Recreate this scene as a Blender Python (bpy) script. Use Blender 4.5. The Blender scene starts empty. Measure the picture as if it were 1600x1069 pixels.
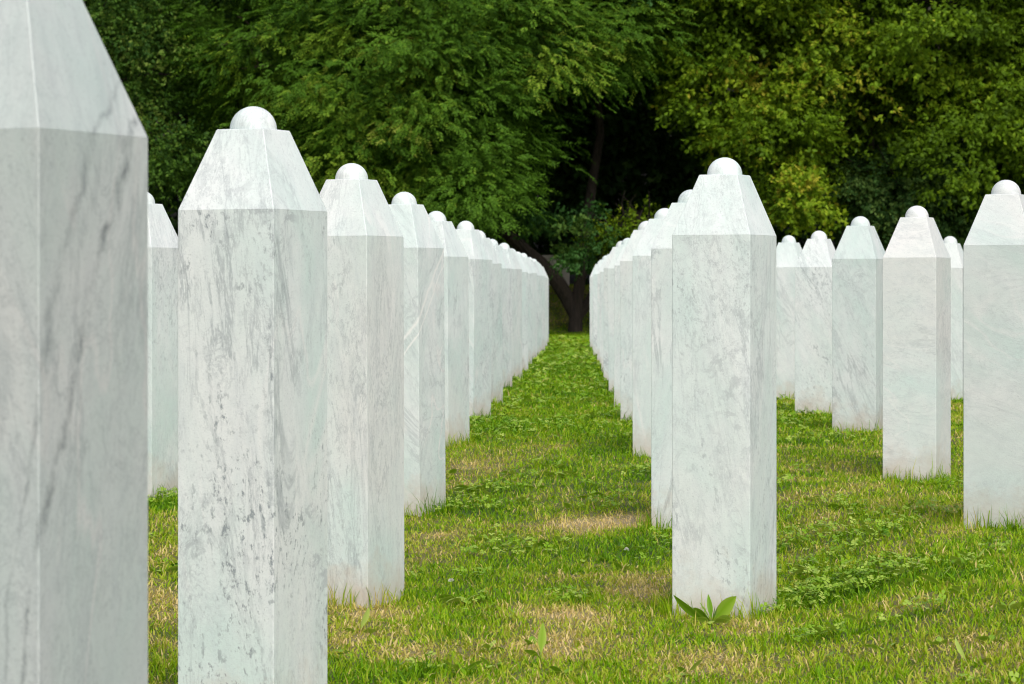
import bpy, math, random
import numpy as np

# ------------------------------------------------------------------ camera, sky, sun, exposure
scene = bpy.context.scene
R = math.radians
F = 4300.0            # focal length in photo pixels (photo 1600 wide)
HOR = 450.0           # horizon row in the photo
EYE = 0.88
cam_d = bpy.data.cameras.new("camera")
cam = bpy.data.objects.new("camera", cam_d)
scene.collection.objects.link(cam)
scene.camera = cam
cam.location = (0, 0, EYE)
cam.rotation_euler = (R(90), 0, 0)
cam_d.sensor_width = 36
cam_d.lens = 36 * F / 1600
cam_d.shift_y = -(534.5 - HOR) / 1600
cam_d.clip_end = 1000
cam_d.dof.use_dof = True
cam_d.dof.focus_distance = 7.6
cam_d.dof.aperture_fstop = 16

SUN_EL, SUN_AZ = 50, 166          # overcast: high, broad, behind the camera
world = bpy.data.worlds.new("World")
scene.world = world
world.use_nodes = True
wt = world.node_tree
sky = wt.nodes.new("ShaderNodeTexSky")
sky.sky_type = 'NISHITA'
sky.sun_disc = False
sky.sun_elevation = R(SUN_EL)
sky.sun_rotation = R(SUN_AZ)
sky.dust_density = 4.0
sky.air_density = 1.0
sky.ozone_density = 1.0
hs = wt.nodes.new("ShaderNodeHueSaturation")   # cloud cover takes the blue out of the sky
hs.inputs['Saturation'].default_value = 0.5
wt.links.new(sky.outputs[0], hs.inputs['Color'])
wt.links.new(hs.outputs[0], wt.nodes['Background'].inputs['Color'])
wt.nodes['Background'].inputs['Strength'].default_value = 0.15

sl = bpy.data.lights.new("sun", 'SUN')
sl.energy = 1.2
sl.angle = R(22)
sl.color = (1.0, 0.97, 0.93)
sun = bpy.data.objects.new("sun", sl)
scene.collection.objects.link(sun)
# direction towards the sun: azimuth measured clockwise from +Y
sx = math.cos(R(SUN_EL)) * math.sin(R(SUN_AZ))
sy = math.cos(R(SUN_EL)) * math.cos(R(SUN_AZ))
sz = math.sin(R(SUN_EL))
from mathutils import Vector
sun.rotation_euler = Vector((sx, sy, sz)).to_track_quat('Z', 'Y').to_euler()
sun.location = (sx * 50, sy * 50, sz * 50)

scene.view_settings.view_transform = 'Standard'
scene.view_settings.look = 'None'
scene.view_settings.exposure = 0.36
scene.view_settings.gamma = 1.0
scene.cycles.use_denoising = True
scene.cycles.pixel_filter_type = 'BLACKMAN_HARRIS'
scene.cycles.filter_width = 1.1
scene.cycles.max_bounces = 8
scene.cycles.diffuse_bounces = 4

rng = np.random.default_rng(11)
random.seed(5)

# ------------------------------------------------------------------ helpers
def link(o):
    scene.collection.objects.link(o)
    return o

def tag(o, label=None, cat=None, group=None, kind=None):
    if label: o['label'] = label
    if cat: o['category'] = cat
    if group: o['group'] = group
    if kind: o['kind'] = kind
    return o

def make_mesh(name, V, faces_list, mat, attrs=None, smooth=False):
    """faces_list: list of int arrays (n,k)"""
    me = bpy.data.meshes.new(name)
    V = np.asarray(V, dtype=np.float32)
    me.vertices.add(len(V))
    me.vertices.foreach_set('co', V.ravel())
    loops = np.concatenate([f.ravel() for f in faces_list]).astype(np.int32)
    sizes = np.concatenate([np.full(len(f), f.shape[1]) for f in faces_list])
    starts = np.concatenate([[0], np.cumsum(sizes)[:-1]]).astype(np.int32)
    me.loops.add(len(loops))
    me.loops.foreach_set('vertex_index', loops)
    me.polygons.add(len(starts))
    me.polygons.foreach_set('loop_start', starts)
    if attrs:
        for k, a in attrs.items():
            at = me.attributes.new(k, 'FLOAT', 'POINT')
            at.data.foreach_set('value', np.asarray(a, dtype=np.float32))
    me.update(calc_edges=True)
    me.polygons.foreach_set('use_smooth', np.full(len(starts), bool(smooth)))
    me.materials.append(mat)
    return me

def mesh_obj(name, me, parent=None):
    o = bpy.data.objects.new(name, me)
    link(o)
    if parent: o.parent = parent
    return o

def hash2(ix, iy, s):
    h = (ix.astype(np.int64) * 374761393 + iy.astype(np.int64) * 668265263 + s * 1442695041) & 0xffffffff
    h = ((h ^ (h >> 13)) * 1274126177) & 0xffffffff
    h = h ^ (h >> 16)
    return (h & 0xffff) / 65535.0

def noise2(x, y, sc, s=0):
    x = np.asarray(x) / sc; y = np.asarray(y) / sc
    ix = np.floor(x); iy = np.floor(y)
    fx = x - ix; fy = y - iy
    fx = fx * fx * (3 - 2 * fx); fy = fy * fy * (3 - 2 * fy)
    a = hash2(ix, iy, s); b = hash2(ix + 1, iy, s); c = hash2(ix, iy + 1, s); d = hash2(ix + 1, iy + 1, s)
    return (a * (1 - fx) + b * fx) * (1 - fy) + (c * (1 - fx) + d * fx) * fy

def fbm2(x, y, sc, s=0, n=3):
    t = 0; w = 0
    for i in range(n):
        t = t + noise2(x, y, sc / 2 ** i, s + i * 17) / 1.7 ** i
        w += 1 / 1.7 ** i
    return t / w

def sstep(a, b, x):
    t = np.clip((np.asarray(x, dtype=float) - a) / (b - a), 0, 1)
    return t * t * (3 - 2 * t)

def row_x(x, y):
    return x - y * 100.0 / F

def G(x, y):
    """ground height"""
    x = np.asarray(x, dtype=float); y = np.asarray(y, dtype=float)
    X = row_x(x, y)
    g = -0.882 - 0.02 * (1 - sstep(-.6, .2, X)) * (1 - sstep(8.6, 10, y)) + 0.184 * sstep(8.3, 13.4, y) - 0.032 * sstep(13.6, 17, y) - 0.07 * sstep(20, 40, y) - 0.04 * sstep(40, 48, y)
    side = sstep(0.64, 1.2, np.abs(X + 0.1)) * (1 - sstep(8.8, 11.6, y)) * sstep(3, 7, y)
    g = g + 0.11 * side
    g = g + 0.03 * (fbm2(x, y, 1.6, 3) - 0.5) + 0.012 * (fbm2(x, y, 0.35, 9) - 0.5)
    g = g + 0.88 * sstep(48.8, 53.6, y)
    g = g + sstep(58, 64, y) * 0.6 + np.maximum(0, y - 61) * 0.5 * (1 - sstep(90, 110, y)) + sstep(90, 110, y) * 20
    return g + EYE

def pix(px, py, d):
    return np.array([(px - 800) * d / F, d, EYE + (HOR - py) * d / F])

def ground_at(px, py):
    lo = 3.0
    for d in np.arange(4.0, 60, 0.02):
        z = float(G((px - 800) * d / F, d))
        if HOR - (z - EYE) * F / d <= py:
            return np.array([(px - 800) * d / F, d, z])
    return pix(px, py, 50)

def nodes_of(name):
    m = bpy.data.materials.new(name)
    m.use_nodes = True
    nt = m.node_tree
    return m, nt, nt.nodes, nt.links, nt.nodes['Principled BSDF']

def N(nt, t, **kw):
    n = nt.nodes.new(t)
    for k, v in kw.items():
        if k.startswith('_'):
            setattr(n, k[1:], v)
        else:
            n.inputs[k].default_value = v
    return n

def ramp(nt, src, stops, interp='LINEAR'):
    r = nt.nodes.new('ShaderNodeValToRGB')
    r.color_ramp.interpolation = interp
    e = r.color_ramp.elements
    while len(e) < len(stops): e.new(0.5)
    for i, (p, c) in enumerate(stops):
        e[i].position = p
        e[i].color = (c, c, c, 1) if isinstance(c, (int, float)) else (*c, 1)
    nt.links.new(src, r.inputs[0])
    return r.outputs[0]

def math_n(nt, op, a, b=None, clamp=False):
    n = nt.nodes.new('ShaderNodeMath'); n.operation = op; n.use_clamp = clamp
    for i, v in enumerate((a, b)):
        if v is None: continue
        if isinstance(v, (int, float)): n.inputs[i].default_value = v
        else: nt.links.new(v, n.inputs[i])
    return n.outputs[0]

def mix_c(nt, fac, a, b, mode='MIX'):
    n = nt.nodes.new('ShaderNodeMix'); n.data_type = 'RGBA'; n.blend_type = mode
    for idx, v in ((0, fac), (6, a), (7, b)):
        s = n.inputs[idx]
        if isinstance(v, (int, float)): s.default_value = v
        elif isinstance(v, tuple): s.default_value = (*v, 1)
        else: nt.links.new(v, s)
    return n.outputs[2]

# ------------------------------------------------------------------ materials
def marble_material():
    m, nt, ns, L, bs = nodes_of('veined_marble')
    def at(name):
        a = nt.nodes.new('ShaderNodeAttribute'); a.attribute_type = 'OBJECT'; a.attribute_name = name
        return a.outputs['Fac']
    seed, vein, spot, streak, tone, warm, tilt, bury, longv, longw = [at(k) for k in ('seed', 'vein', 'spot', 'streak', 'tone', 'warm', 'tilt', 'bury', 'long_vein', 'pale_vein')]
    tc = nt.nodes.new('ShaderNodeTexCoord')
    obj = tc.outputs['Object']
    off = nt.nodes.new('ShaderNodeCombineXYZ')
    L.new(math_n(nt, 'MULTIPLY', seed, 3.17), off.inputs[0])
    L.new(math_n(nt, 'MULTIPLY', seed, 1.73), off.inputs[1])
    L.new(math_n(nt, 'MULTIPLY', seed, 2.41), off.inputs[2])
    add = nt.nodes.new('ShaderNodeVectorMath'); add.operation = 'ADD'
    L.new(obj, add.inputs[0]); L.new(off.outputs[0], add.inputs[1])
    rot = nt.nodes.new('ShaderNodeVectorRotate'); rot.rotation_type = 'AXIS_ANGLE'
    rot.inputs['Axis'].default_value = (0.35, 0.94, 0.0)
    L.new(add.outputs[0], rot.inputs['Vector']); L.new(tilt, rot.inputs['Angle'])
    mp = nt.nodes.new('ShaderNodeMapping'); mp.inputs['Scale'].default_value = (1, 1, 0.22)
    L.new(rot.outputs[0], mp.inputs['Vector'])
    P = mp.outputs[0]
    mp2 = nt.nodes.new('ShaderNodeMapping'); mp2.inputs['Scale'].default_value = (1, 1, 0.5)
    L.new(rot.outputs[0], mp2.inputs['Vector'])
    Q = mp2.outputs[0]
    def noise(vec, sc, det=4, rough=.55, dist=0.0):
        n = N(nt, 'ShaderNodeTexNoise', Scale=sc, Detail=det, Roughness=rough, Distortion=dist)
        L.new(vec, n.inputs['Vector']); return n.outputs[0]
    def ridge(n, w0, w1):
        r = math_n(nt, 'ABSOLUTE', math_n(nt, 'SUBTRACT', n, 0.5))
        return ramp(nt, r, [(w0, 1.0), (w1, 0.0)])
    # cloudy ground colour
    c1 = ramp(nt, noise(Q, 4.0, 5, .6, .4), [(0.36, 0.0), (0.64, 1.0)])
    col = mix_c(nt, c1, (0.60, 0.71, 0.67), (0.74, 0.775, 0.758))
    wmask = ramp(nt, noise(Q, 2.6, 3, .5, .2), [(0.42, 0.0), (0.64, 1.0)])
    col = mix_c(nt, math_n(nt, 'MULTIPLY', wmask, warm), col, (0.735, 0.695, 0.67))
    # long soft bands
    bands = ramp(nt, noise(P, 22, 8, .7, .4), [(0.50, 0.0), (0.66, 1.0)])
    col = mix_c(nt, math_n(nt, 'MULTIPLY', bands, 0.22), col, (0.50, 0.545, 0.565))
    # white streaks
    st = ridge(noise(P, 5.0, 3, .45, .5), 0.0, 0.018)
    stm = ramp(nt, noise(Q, 3.3, 2), [(0.46, 0.0), (0.58, 1.0)])
    col = mix_c(nt, math_n(nt, 'MULTIPLY', math_n(nt, 'MULTIPLY', st, stm), streak), col, (0.80, 0.80, 0.775))
    # fine grey veins, broken
    v1 = ridge(noise(P, 4.2, 10, .70, .9), 0.0, 0.022)
    m1 = ramp(nt, noise(Q, 4.0, 4, .6), [(0.47, 0.0), (0.60, 1.0)])
    col = mix_c(nt, math_n(nt, 'MULTIPLY', math_n(nt, 'MULTIPLY', v1, m1), vein), col, (0.21, 0.24, 0.26))
    v2 = ridge(noise(Q, 9.0, 10, .7, 1.6), 0.0, 0.02)
    m2 = ramp(nt, noise(Q, 6.5, 4, .6), [(0.50, 0.0), (0.62, 1.0)])
    col = mix_c(nt, math_n(nt, 'MULTIPLY', math_n(nt, 'MULTIPLY', v2, m2), math_n(nt, 'MULTIPLY', vein, 0.8)), col, (0.29, 0.32, 0.34))
    # hairlines both ways
    v3 = ridge(noise(P, 8.5, 12, .74, 1.2), 0.0, 0.016)
    m3 = ramp(nt, noise(Q, 3.0, 4, .6), [(0.42, 0.25), (0.56, 1.0)])
    col = mix_c(nt, math_n(nt, 'MULTIPLY', math_n(nt, 'MULTIPLY', v3, m3), math_n(nt, 'MULTIPLY', vein, 1.0)), col, (0.24, 0.27, 0.29))
    rot2 = nt.nodes.new('ShaderNodeVectorRotate'); rot2.rotation_type = 'AXIS_ANGLE'
    rot2.inputs['Axis'].default_value = (0.6, 0.7, 0.3); rot2.inputs['Angle'].default_value = -0.8
    L.new(P, rot2.inputs['Vector'])
    v4 = ridge(noise(rot2.outputs[0], 6.0, 10, .7, .8), 0.0, 0.008)
    m4 = ramp(nt, noise(Q, 5.0, 3, .6), [(0.52, 0.0), (0.62, 1.0)])
    col = mix_c(nt, math_n(nt, 'MULTIPLY', math_n(nt, 'MULTIPLY', v4, m4), math_n(nt, 'MULTIPLY', vein, 0.9)), col, (0.22, 0.25, 0.27))
    # linear grain and mottling
    gr = ramp(nt, noise(P, 70, 7, .72, .6), [(0.40, 0.0), (0.68, 1.0)])
    grm = ramp(nt, noise(Q, 6, 4, .6), [(0.35, 0.25), (0.65, 1.0)])
    col = mix_c(nt, math_n(nt, 'MULTIPLY', math_n(nt, 'MULTIPLY', gr, grm), 0.26), col, (0.44, 0.475, 0.49))
    mo = ramp(nt, noise(add.outputs[0], 28, 8, .75, .4), [(0.45, 0.0), (0.70, 1.0)])
    col = mix_c(nt, math_n(nt, 'MULTIPLY', mo, 0.20), col, (0.47, 0.51, 0.51))
    # flecks
    s1 = ramp(nt, noise(Q, 80, 8, .72, .15), [(0.545, 0.0), (0.61, 1.0)])
    k1 = ramp(nt, noise(Q, 4.5, 5, .62, .3), [(0.44, 0.0), (0.58, 1.0)])
    col = mix_c(nt, math_n(nt, 'MULTIPLY', math_n(nt, 'MULTIPLY', s1, k1), spot), col, (0.27, 0.30, 0.31))
    s2 = ramp(nt, noise(add.outputs[0], 230, 3, .6), [(0.58, 0.0), (0.68, 1.0)])
    col = mix_c(nt, math_n(nt, 'MULTIPLY', s2, 0.35), col, (0.36, 0.39, 0.40))
    # grey blotches low on the stone (scaled by the fleck strength)
    sep = nt.nodes.new('ShaderNodeSeparateXYZ'); L.new(obj, sep.inputs[0])
    h = math_n(nt, 'SUBTRACT', sep.outputs[2], bury)
    g1 = ramp(nt, noise(add.outputs[0], 20, 10, .74, .8), [(0.53, 0.0), (0.58, 1.0)])
    g2 = ramp(nt, noise(Q, 3.2, 3, .55), [(0.50, 0.0), (0.62, 1.0)])
    col = mix_c(nt, math_n(nt, 'MULTIPLY', math_n(nt, 'MULTIPLY', g1, g2), math_n(nt, 'MULTIPLY', spot, 0.6)), col, (0.36, 0.39, 0.40))
    # one long vein cutting slantwise through the block
    wob = noise(add.outputs[0], 7, 8, .68)
    def slab(nx_, ny_, nz_, c_, wid, amp):
        dt = nt.nodes.new('ShaderNodeVectorMath'); dt.operation = 'DOT_PRODUCT'
        L.new(obj, dt.inputs[0]); dt.inputs[1].default_value = (nx_, ny_, nz_)
        t = math_n(nt, 'ADD', math_n(nt, 'SUBTRACT', dt.outputs['Value'], c_), math_n(nt, 'MULTIPLY', math_n(nt, 'SUBTRACT', wob, 0.5), amp))
        return ramp(nt, math_n(nt, 'ABSOLUTE', t), [(0.0, 1.0), (wid, 0.0)])
    brk = ramp(nt, noise(Q, 22, 8, .75), [(0.40, 0.05), (0.58, 1.0)])
    lv = slab(-.93, -.34, .133, .0107, .0036, .035)
    lv2 = math_n(nt, 'MULTIPLY', slab(-.93, -.34, .133, .033, .003, .045), 0.6)
    lvs = math_n(nt, 'MULTIPLY', math_n(nt, 'MAXIMUM', lv, lv2), math_n(nt, 'MULTIPLY', brk, longv))
    col = mix_c(nt, math_n(nt, 'MULTIPLY', lvs, .85), col, (0.19, 0.21, 0.22))
    pw = math_n(nt, 'MAXIMUM', slab(-.6, -.6, .5, .378, .007, .03), slab(-.6, -.6, .5, .350, .003, .03))
    col = mix_c(nt, math_n(nt, 'MULTIPLY', math_n(nt, 'MULTIPLY', pw, longw), .85), col, (0.84, 0.83, 0.80))
    # soil splash at the foot
    hn = math_n(nt, 'ADD', h, math_n(nt, 'MULTIPLY', math_n(nt, 'SUBTRACT', noise(add.outputs[0], 9, 8, .72), 0.5), -0.36))
    dirt = ramp(nt, math_n(nt, 'ADD', hn, 0.1), [(0.07, 1.0), (0.25, 0.0)])
    col = mix_c(nt, math_n(nt, 'MULTIPLY', dirt, 0.8), col, (0.50, 0.40, 0.32))
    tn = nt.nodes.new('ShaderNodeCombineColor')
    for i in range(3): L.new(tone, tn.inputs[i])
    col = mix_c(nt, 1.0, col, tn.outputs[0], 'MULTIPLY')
    L.new(col, bs.inputs['Base Color'])
    rr = ramp(nt, noise(add.outputs[0], 30, 4), [(0.3, 0.42), (0.7, 0.6)])
    L.new(rr, bs.inputs['Roughness'])
    bs.inputs['Specular IOR Level'].default_value = 0.35
    bp = N(nt, 'ShaderNodeBump', Strength=0.25, Distance=0.002)
    L.new(noise(add.outputs[0], 160, 5, .65), bp.inputs['Height'])
    L.new(bp.outputs[0], bs.inputs['Normal'])
    return m

def leaf_material(name, stops, trans=0.35, rough=0.55):
    m, nt, ns, L, bs = nodes_of(name)
    a = nt.nodes.new('ShaderNodeAttribute'); a.attribute_name = 'tint'
    c = ramp(nt, a.outputs['Fac'], stops)
    L.new(c, bs.inputs['Base Color'])
    bs.inputs['Roughness'].default_value = rough
    bs.inputs['Specular IOR Level'].default_value = 0.12
    tr = nt.nodes.new('ShaderNodeBsdfTranslucent')
    L.new(mix_c(nt, 1.0, c, (1.25, 1.2, 0.6), 'MULTIPLY'), tr.inputs['Color'])
    mx = nt.nodes.new('ShaderNodeMixShader'); mx.inputs[0].default_value = trans
    L.new(bs.outputs[0], mx.inputs[1]); L.new(tr.outputs[0], mx.inputs[2])
    L.new(mx.outputs[0], nt.nodes['Material Output'].inputs['Surface'])
    return m

def bark_material(name, c1, c2):
    m, nt, ns, L, bs = nodes_of(name)
    tc = nt.nodes.new('ShaderNodeTexCoord')
    mp = nt.nodes.new('ShaderNodeMapping'); mp.inputs['Scale'].default_value = (1, 1, 0.2)
    L.new(tc.outputs['Object'], mp.inputs['Vector'])
    n = N(nt, 'ShaderNodeTexNoise', Scale=22, Detail=7, Roughness=.65, Distortion=.5)
    L.new(mp.outputs[0], n.inputs['Vector'])
    L.new(ramp(nt, n.outputs[0], [(0.35, c1), (0.65, c2)]), bs.inputs['Base Color'])
    bs.inputs['Roughness'].default_value = 0.9
    bp = N(nt, 'ShaderNodeBump', Strength=0.8, Distance=0.03)
    L.new(n.outputs[0], bp.inputs['Height']); L.new(bp.outputs[0], bs.inputs['Normal'])
    return m

MARBLE = marble_material()
GRASS_STOPS = [(0.0, (0.075, 0.19, 0.004)), (0.22, (0.16, 0.33, 0.005)), (0.45, (0.29, 0.43, 0.010)),
               (0.62, (0.39, 0.41, 0.045)), (0.78, (0.54, 0.45, 0.14)), (1.0, (0.70, 0.54, 0.27))]
GRASS = leaf_material('grass_blades', GRASS_STOPS, 0.3, 0.5)
WEED = leaf_material('weed_leaf', [(0.0, (0.07, 0.18, 0.010)), (0.5, (0.20, 0.36, 0.020)), (1.0, (0.40, 0.50, 0.10))], 0.25, 0.4)
LEAF_PINNATE = leaf_material('pinnate_leaves', [(0.0, (0.022, 0.065, 0.003)), (0.5, (0.085, 0.19, 0.014)), (0.85, (0.21, 0.32, 0.025)), (1.0, (0.32, 0.38, 0.06))], 0.3)
LEAF_SMALL = leaf_material('small_leaves', [(0.0, (0.03, 0.08, 0.012)), (0.6, (0.08, 0.165, 0.018)), (1.0, (0.20, 0.27, 0.05))], 0.3)
LEAF_YELLOW = leaf_material('yellowing_leaves', [(0.0, (0.040, 0.082, 0.003)), (0.5, (0.120, 0.215, 0.008)), (0.88, (0.26, 0.36, 0.018)), (1.0, (0.42, 0.40, 0.04))], 0.3)
LEAF_DARK = leaf_material('dark_leaves', [(0.0, (0.014, 0.040, 0.010)), (0.6, (0.048, 0.115, 0.024)), (1.0, (0.11, 0.185, 0.040))], 0.25)
LEAF_SHADE = leaf_material('deep_green_leaves', [(0.0, (0.015, 0.05, 0.012)), (0.6, (0.045, 0.125, 0.025)), (1.0, (0.10, 0.18, 0.03))], 0.25)
BARK_DARK = bark_material('dark_bark', (0.012, 0.009, 0.006), (0.040, 0.029, 0.021))
BARK_BROWN = bark_material('brown_bark', (0.06, 0.042, 0.028), (0.15, 0.11, 0.075))
BARK_PALE = bark_material('pale_bark', (0.07, 0.058, 0.04), (0.16, 0.135, 0.10))

def ground_material():
    m, nt, ns, L, bs = nodes_of('lawn_soil')
    a = nt.nodes.new('ShaderNodeAttribute'); a.attribute_name = 'tint'
    g = nt.nodes.new('ShaderNodeNewGeometry')
    n = N(nt, 'ShaderNodeTexNoise', Scale=60, Detail=6, Roughness=.7)
    L.new(g.outputs['Position'], n.inputs['Vector'])
    v = math_n(nt, 'ADD', a.outputs['Fac'], math_n(nt, 'MULTIPLY', math_n(nt, 'SUBTRACT', n.outputs[0], 0.5), 0.5))
    c = ramp(nt, v, [(0.0, (0.03, 0.06, 0.005)), (0.35, (0.07, 0.10, 0.008)), (0.6, (0.13, 0.12, 0.03)), (0.85, (0.28, 0.23, 0.10)), (1.0, (0.33, 0.26, 0.14))])
    lt = nt.nodes.new('ShaderNodeAttribute'); lt.attribute_name = 'wood_shade'
    c = mix_c(nt, lt.outputs['Fac'], c, (0.022, 0.018, 0.010))  # deep shade inside the wood, put into the hill's ground colour
    L.new(c, bs.inputs['Base Color'])
    bs.inputs['Roughness'].default_value = 0.95
    bp = N(nt, 'ShaderNodeBump', Strength=0.6, Distance=0.02)
    L.new(n.outputs[0], bp.inputs['Height']); L.new(bp.outputs[0], bs.inputs['Normal'])
    return m
SOIL = ground_material()

# ------------------------------------------------------------------ ground
# bare / straw patches seen in the photo: (px, py, half-width px, half-height px, strength)
PATCH = []
for (px, py, w, h, s) in ((735, 738, 70, 22, .38), (930, 822, 100, 18, .6), (985, 812, 50, 12, .5), (890, 962, 45, 10, .5), (1000, 925, 60, 22, .35), (830, 965, 70, 18, .35), (640, 1030, 60, 20, .30),
                          (860, 1005, 75, 20, .40), (1180, 985, 60, 18, .30), (1310, 760, 90, 30, .30), (1400, 870, 60, 14, .20), (1450, 955, 140, 30, .22),
                          (1130, 1035, 90, 22, .30), (1290, 800, 70, 22, .28), (660, 850, 40, 25, .22), (830, 700, 80, 12, .18), (800, 640, 40, 8, .2), (240, 880, 30, 30, .3),
                          (590, 960, 50, 14, .25), (1560, 1000, 60, 30, .2)):
    c = ground_at(px, py); e = ground_at(px, py - h)
    PATCH.append((c[0], c[1], w * c[1] / F, max(0.08, e[1] - c[1]), s))
LUSH = []
for (px, py, w, h, s) in ((990, 850, 60, 30, .35), (720, 920, 110, 32, .28), (1270, 920, 90, 40, .30), (850, 575, 120, 45, .22), (760, 790, 60, 25, .2),
                          (640, 1050, 90, 18, .3), (1090, 940, 60, 20, .2), (1320, 795, 25, 12, .3), (250, 800, 25, 20, .2), (1480, 900, 110, 30, .18), (1250, 660, 80, 18, .2)):
    c = ground_at(px, py); e = ground_at(px, py - h)
    LUSH.append((c[0], c[1], w * c[1] / F, max(0.08, e[1] - c[1]), s))

def dryness(x, y):
    d = 0.385 + 0.68 * (fbm2(x, y, 0.9, 21, 4) - 0.5) + 0.55 * (fbm2(x, y, 0.20, 44, 3) - 0.5) + 0.25 * (noise2(x, y, 0.05, 61) - 0.5)
    d = d + 0.03 * (1 - sstep(9, 14, y)) + 0.04 * (1 - sstep(6.5, 9, y)) - 0.03 * sstep(14, 25, y)
    for cx, cy, w, h, s in PATCH:
        d = d + .85 * s * np.exp(-(((x - cx) / w) ** 2 + ((y - cy) / h) ** 2))
    for cx, cy, w, h, s in LUSH:
        d = d - s * np.exp(-(((x - cx) / w) ** 2 + ((y - cy) / h) ** 2))
    return d

gx = np.unique(np.concatenate([np.arange(-4, 5, 0.05), np.linspace(-14, 16, 80), np.linspace(-160, 160, 81)]))
gy = np.unique(np.concatenate([np.arange(2.5, 20, 0.06), np.arange(20, 66, 0.4), np.linspace(-60, 200, 105)]))
XX, YY = np.meshgrid(gx, gy)
ZZ = G(XX, YY)
nx, ny = len(gx), len(gy)
idx = np.arange(nx * ny).reshape(ny, nx)
quads = np.stack([idx[:-1, :-1].ravel(), idx[:-1, 1:].ravel(), idx[1:, 1:].ravel(), idx[1:, :-1].ravel()], 1)
wood_shade = sstep(57, 60, YY).ravel()
gt = np.where(YY > 52, 0.45 + 0.3 * noise2(XX, YY, 1.3, 5), dryness(XX, YY)).ravel()
me = make_mesh('ground', np.stack([XX.ravel(), YY.ravel(), ZZ.ravel()], 1), [quads], SOIL, {'tint': gt, 'wood_shade': wood_shade}, True)
tag(mesh_obj('ground', me), kind='structure')

# ------------------------------------------------------------------ gravestones
S = 0.22
def square_loft(levels, bevel=0.0014):
    """levels: (z, half-width); corners bevelled (8 points per ring)"""
    V = []; Fq = []
    for z, h in levels:
        b = min(bevel, h * 0.4)
        ring = [(h - b, -h), (h, -h + b), (h, h - b), (h - b, h), (-h + b, h), (-h, h - b), (-h, -h + b), (-h + b, -h)]
        V += [(x, y, z) for x, y in ring]
    n = len(levels)
    for i in range(n - 1):
        for k in range(8):
            a = i * 8 + k; b_ = i * 8 + (k + 1) % 8
            Fq.append((a, b_, b_ + 8, a + 8))
    return V, Fq, [tuple(range(7, -1, -1)), tuple(range((n - 1) * 8, n * 8))]

HS = 1.02     # shaft length from the foot of a fully exposed stone
def build(name, V, Fq, caps, smooth_from=None):
    fl = [np.array(Fq)]
    fl += [np.array([c]) for c in caps]
    return make_mesh(name, V, fl, MARBLE)
V, Fq, caps = square_loft([(-0.30, S / 2), (HS, S / 2)])
ME_SHAFT = build('shaft', V, Fq, caps)
V, Fq, caps = square_loft([(HS + 0.0002, S / 2), (HS + 0.161, 0.0545), (HS + 0.163, 0.0530)], 0.0014)
ME_CAP = build('cap', V, Fq, caps)
# finial: a little more than a hemisphere
V = []; Fq = []
rad = 0.0475; seg = 32; rings = 14
for i in range(rings):
    a = -0.06 + (math.pi / 2 + 0.06) * i / rings
    for k in range(seg):
        t = 2 * math.pi * k / seg
        V.append((rad * math.cos(a) * math.cos(t), rad * math.cos(a) * math.sin(t), HS + 0.1634 + rad * math.sin(a)))
V.append((0, 0, HS + 0.1634 + rad * .985))
for i in range(rings - 1):
    for k in range(seg):
        Fq.append((i * seg + k, i * seg + (k + 1) % seg, (i + 1) * seg + (k + 1) % seg, (i + 1) * seg + k))
tri = [((rings - 1) * seg + k, (rings - 1) * seg + (k + 1) % seg, rings * seg) for k in range(seg)]
ME_FIN = make_mesh('finial', V, [np.array(Fq), np.array(tri), np.array([list(range(seg - 1, -1, -1))])], MARBLE, None, True)

STONES = []   # ground footprints (x, y)
proto = None
def gravestone(x, y, shoulder, label, group, rot=-25.0, vein=.6, spot=.35, streak=.4, tone=1.0, warm=.35, tilt=.35, lean=(0, 0), seed=None, long_vein=0.0, pale_vein=0.0):
    """shoulder: height of the shaft's top above the eye"""
    global proto
    zg = float(G(x, y)) - 0.005
    bury = HS - (EYE + shoulder - zg)
    k = len(STONES)
    STONES.append((x, y))
    first = proto is None
    if first:
        root = link(bpy.data.objects.new('gravestone', None)); proto = root
        root.empty_display_size = 0.1
        for nm, me_ in (('shaft', ME_SHAFT), ('cap', ME_CAP), ('finial', ME_FIN)):
            mesh_obj(nm, me_, root)
    else:
        root = link(proto.copy())
        for c in list(proto.children):
            cc = link(c.copy()); cc.parent = root
    root.location = (x, y, zg)
    root.rotation_euler = (R(lean[0]), R(lean[1]), R(rot))
    for c in root.children:
        c.location = (0, 0, -bury)
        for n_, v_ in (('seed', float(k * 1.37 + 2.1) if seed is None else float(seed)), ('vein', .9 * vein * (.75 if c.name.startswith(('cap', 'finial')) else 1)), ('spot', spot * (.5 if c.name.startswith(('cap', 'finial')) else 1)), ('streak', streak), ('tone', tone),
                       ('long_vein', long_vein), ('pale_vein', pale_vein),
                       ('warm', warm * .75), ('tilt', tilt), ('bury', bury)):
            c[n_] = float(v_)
    tag(root, label, 'gravestone', group)
    return root

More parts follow.
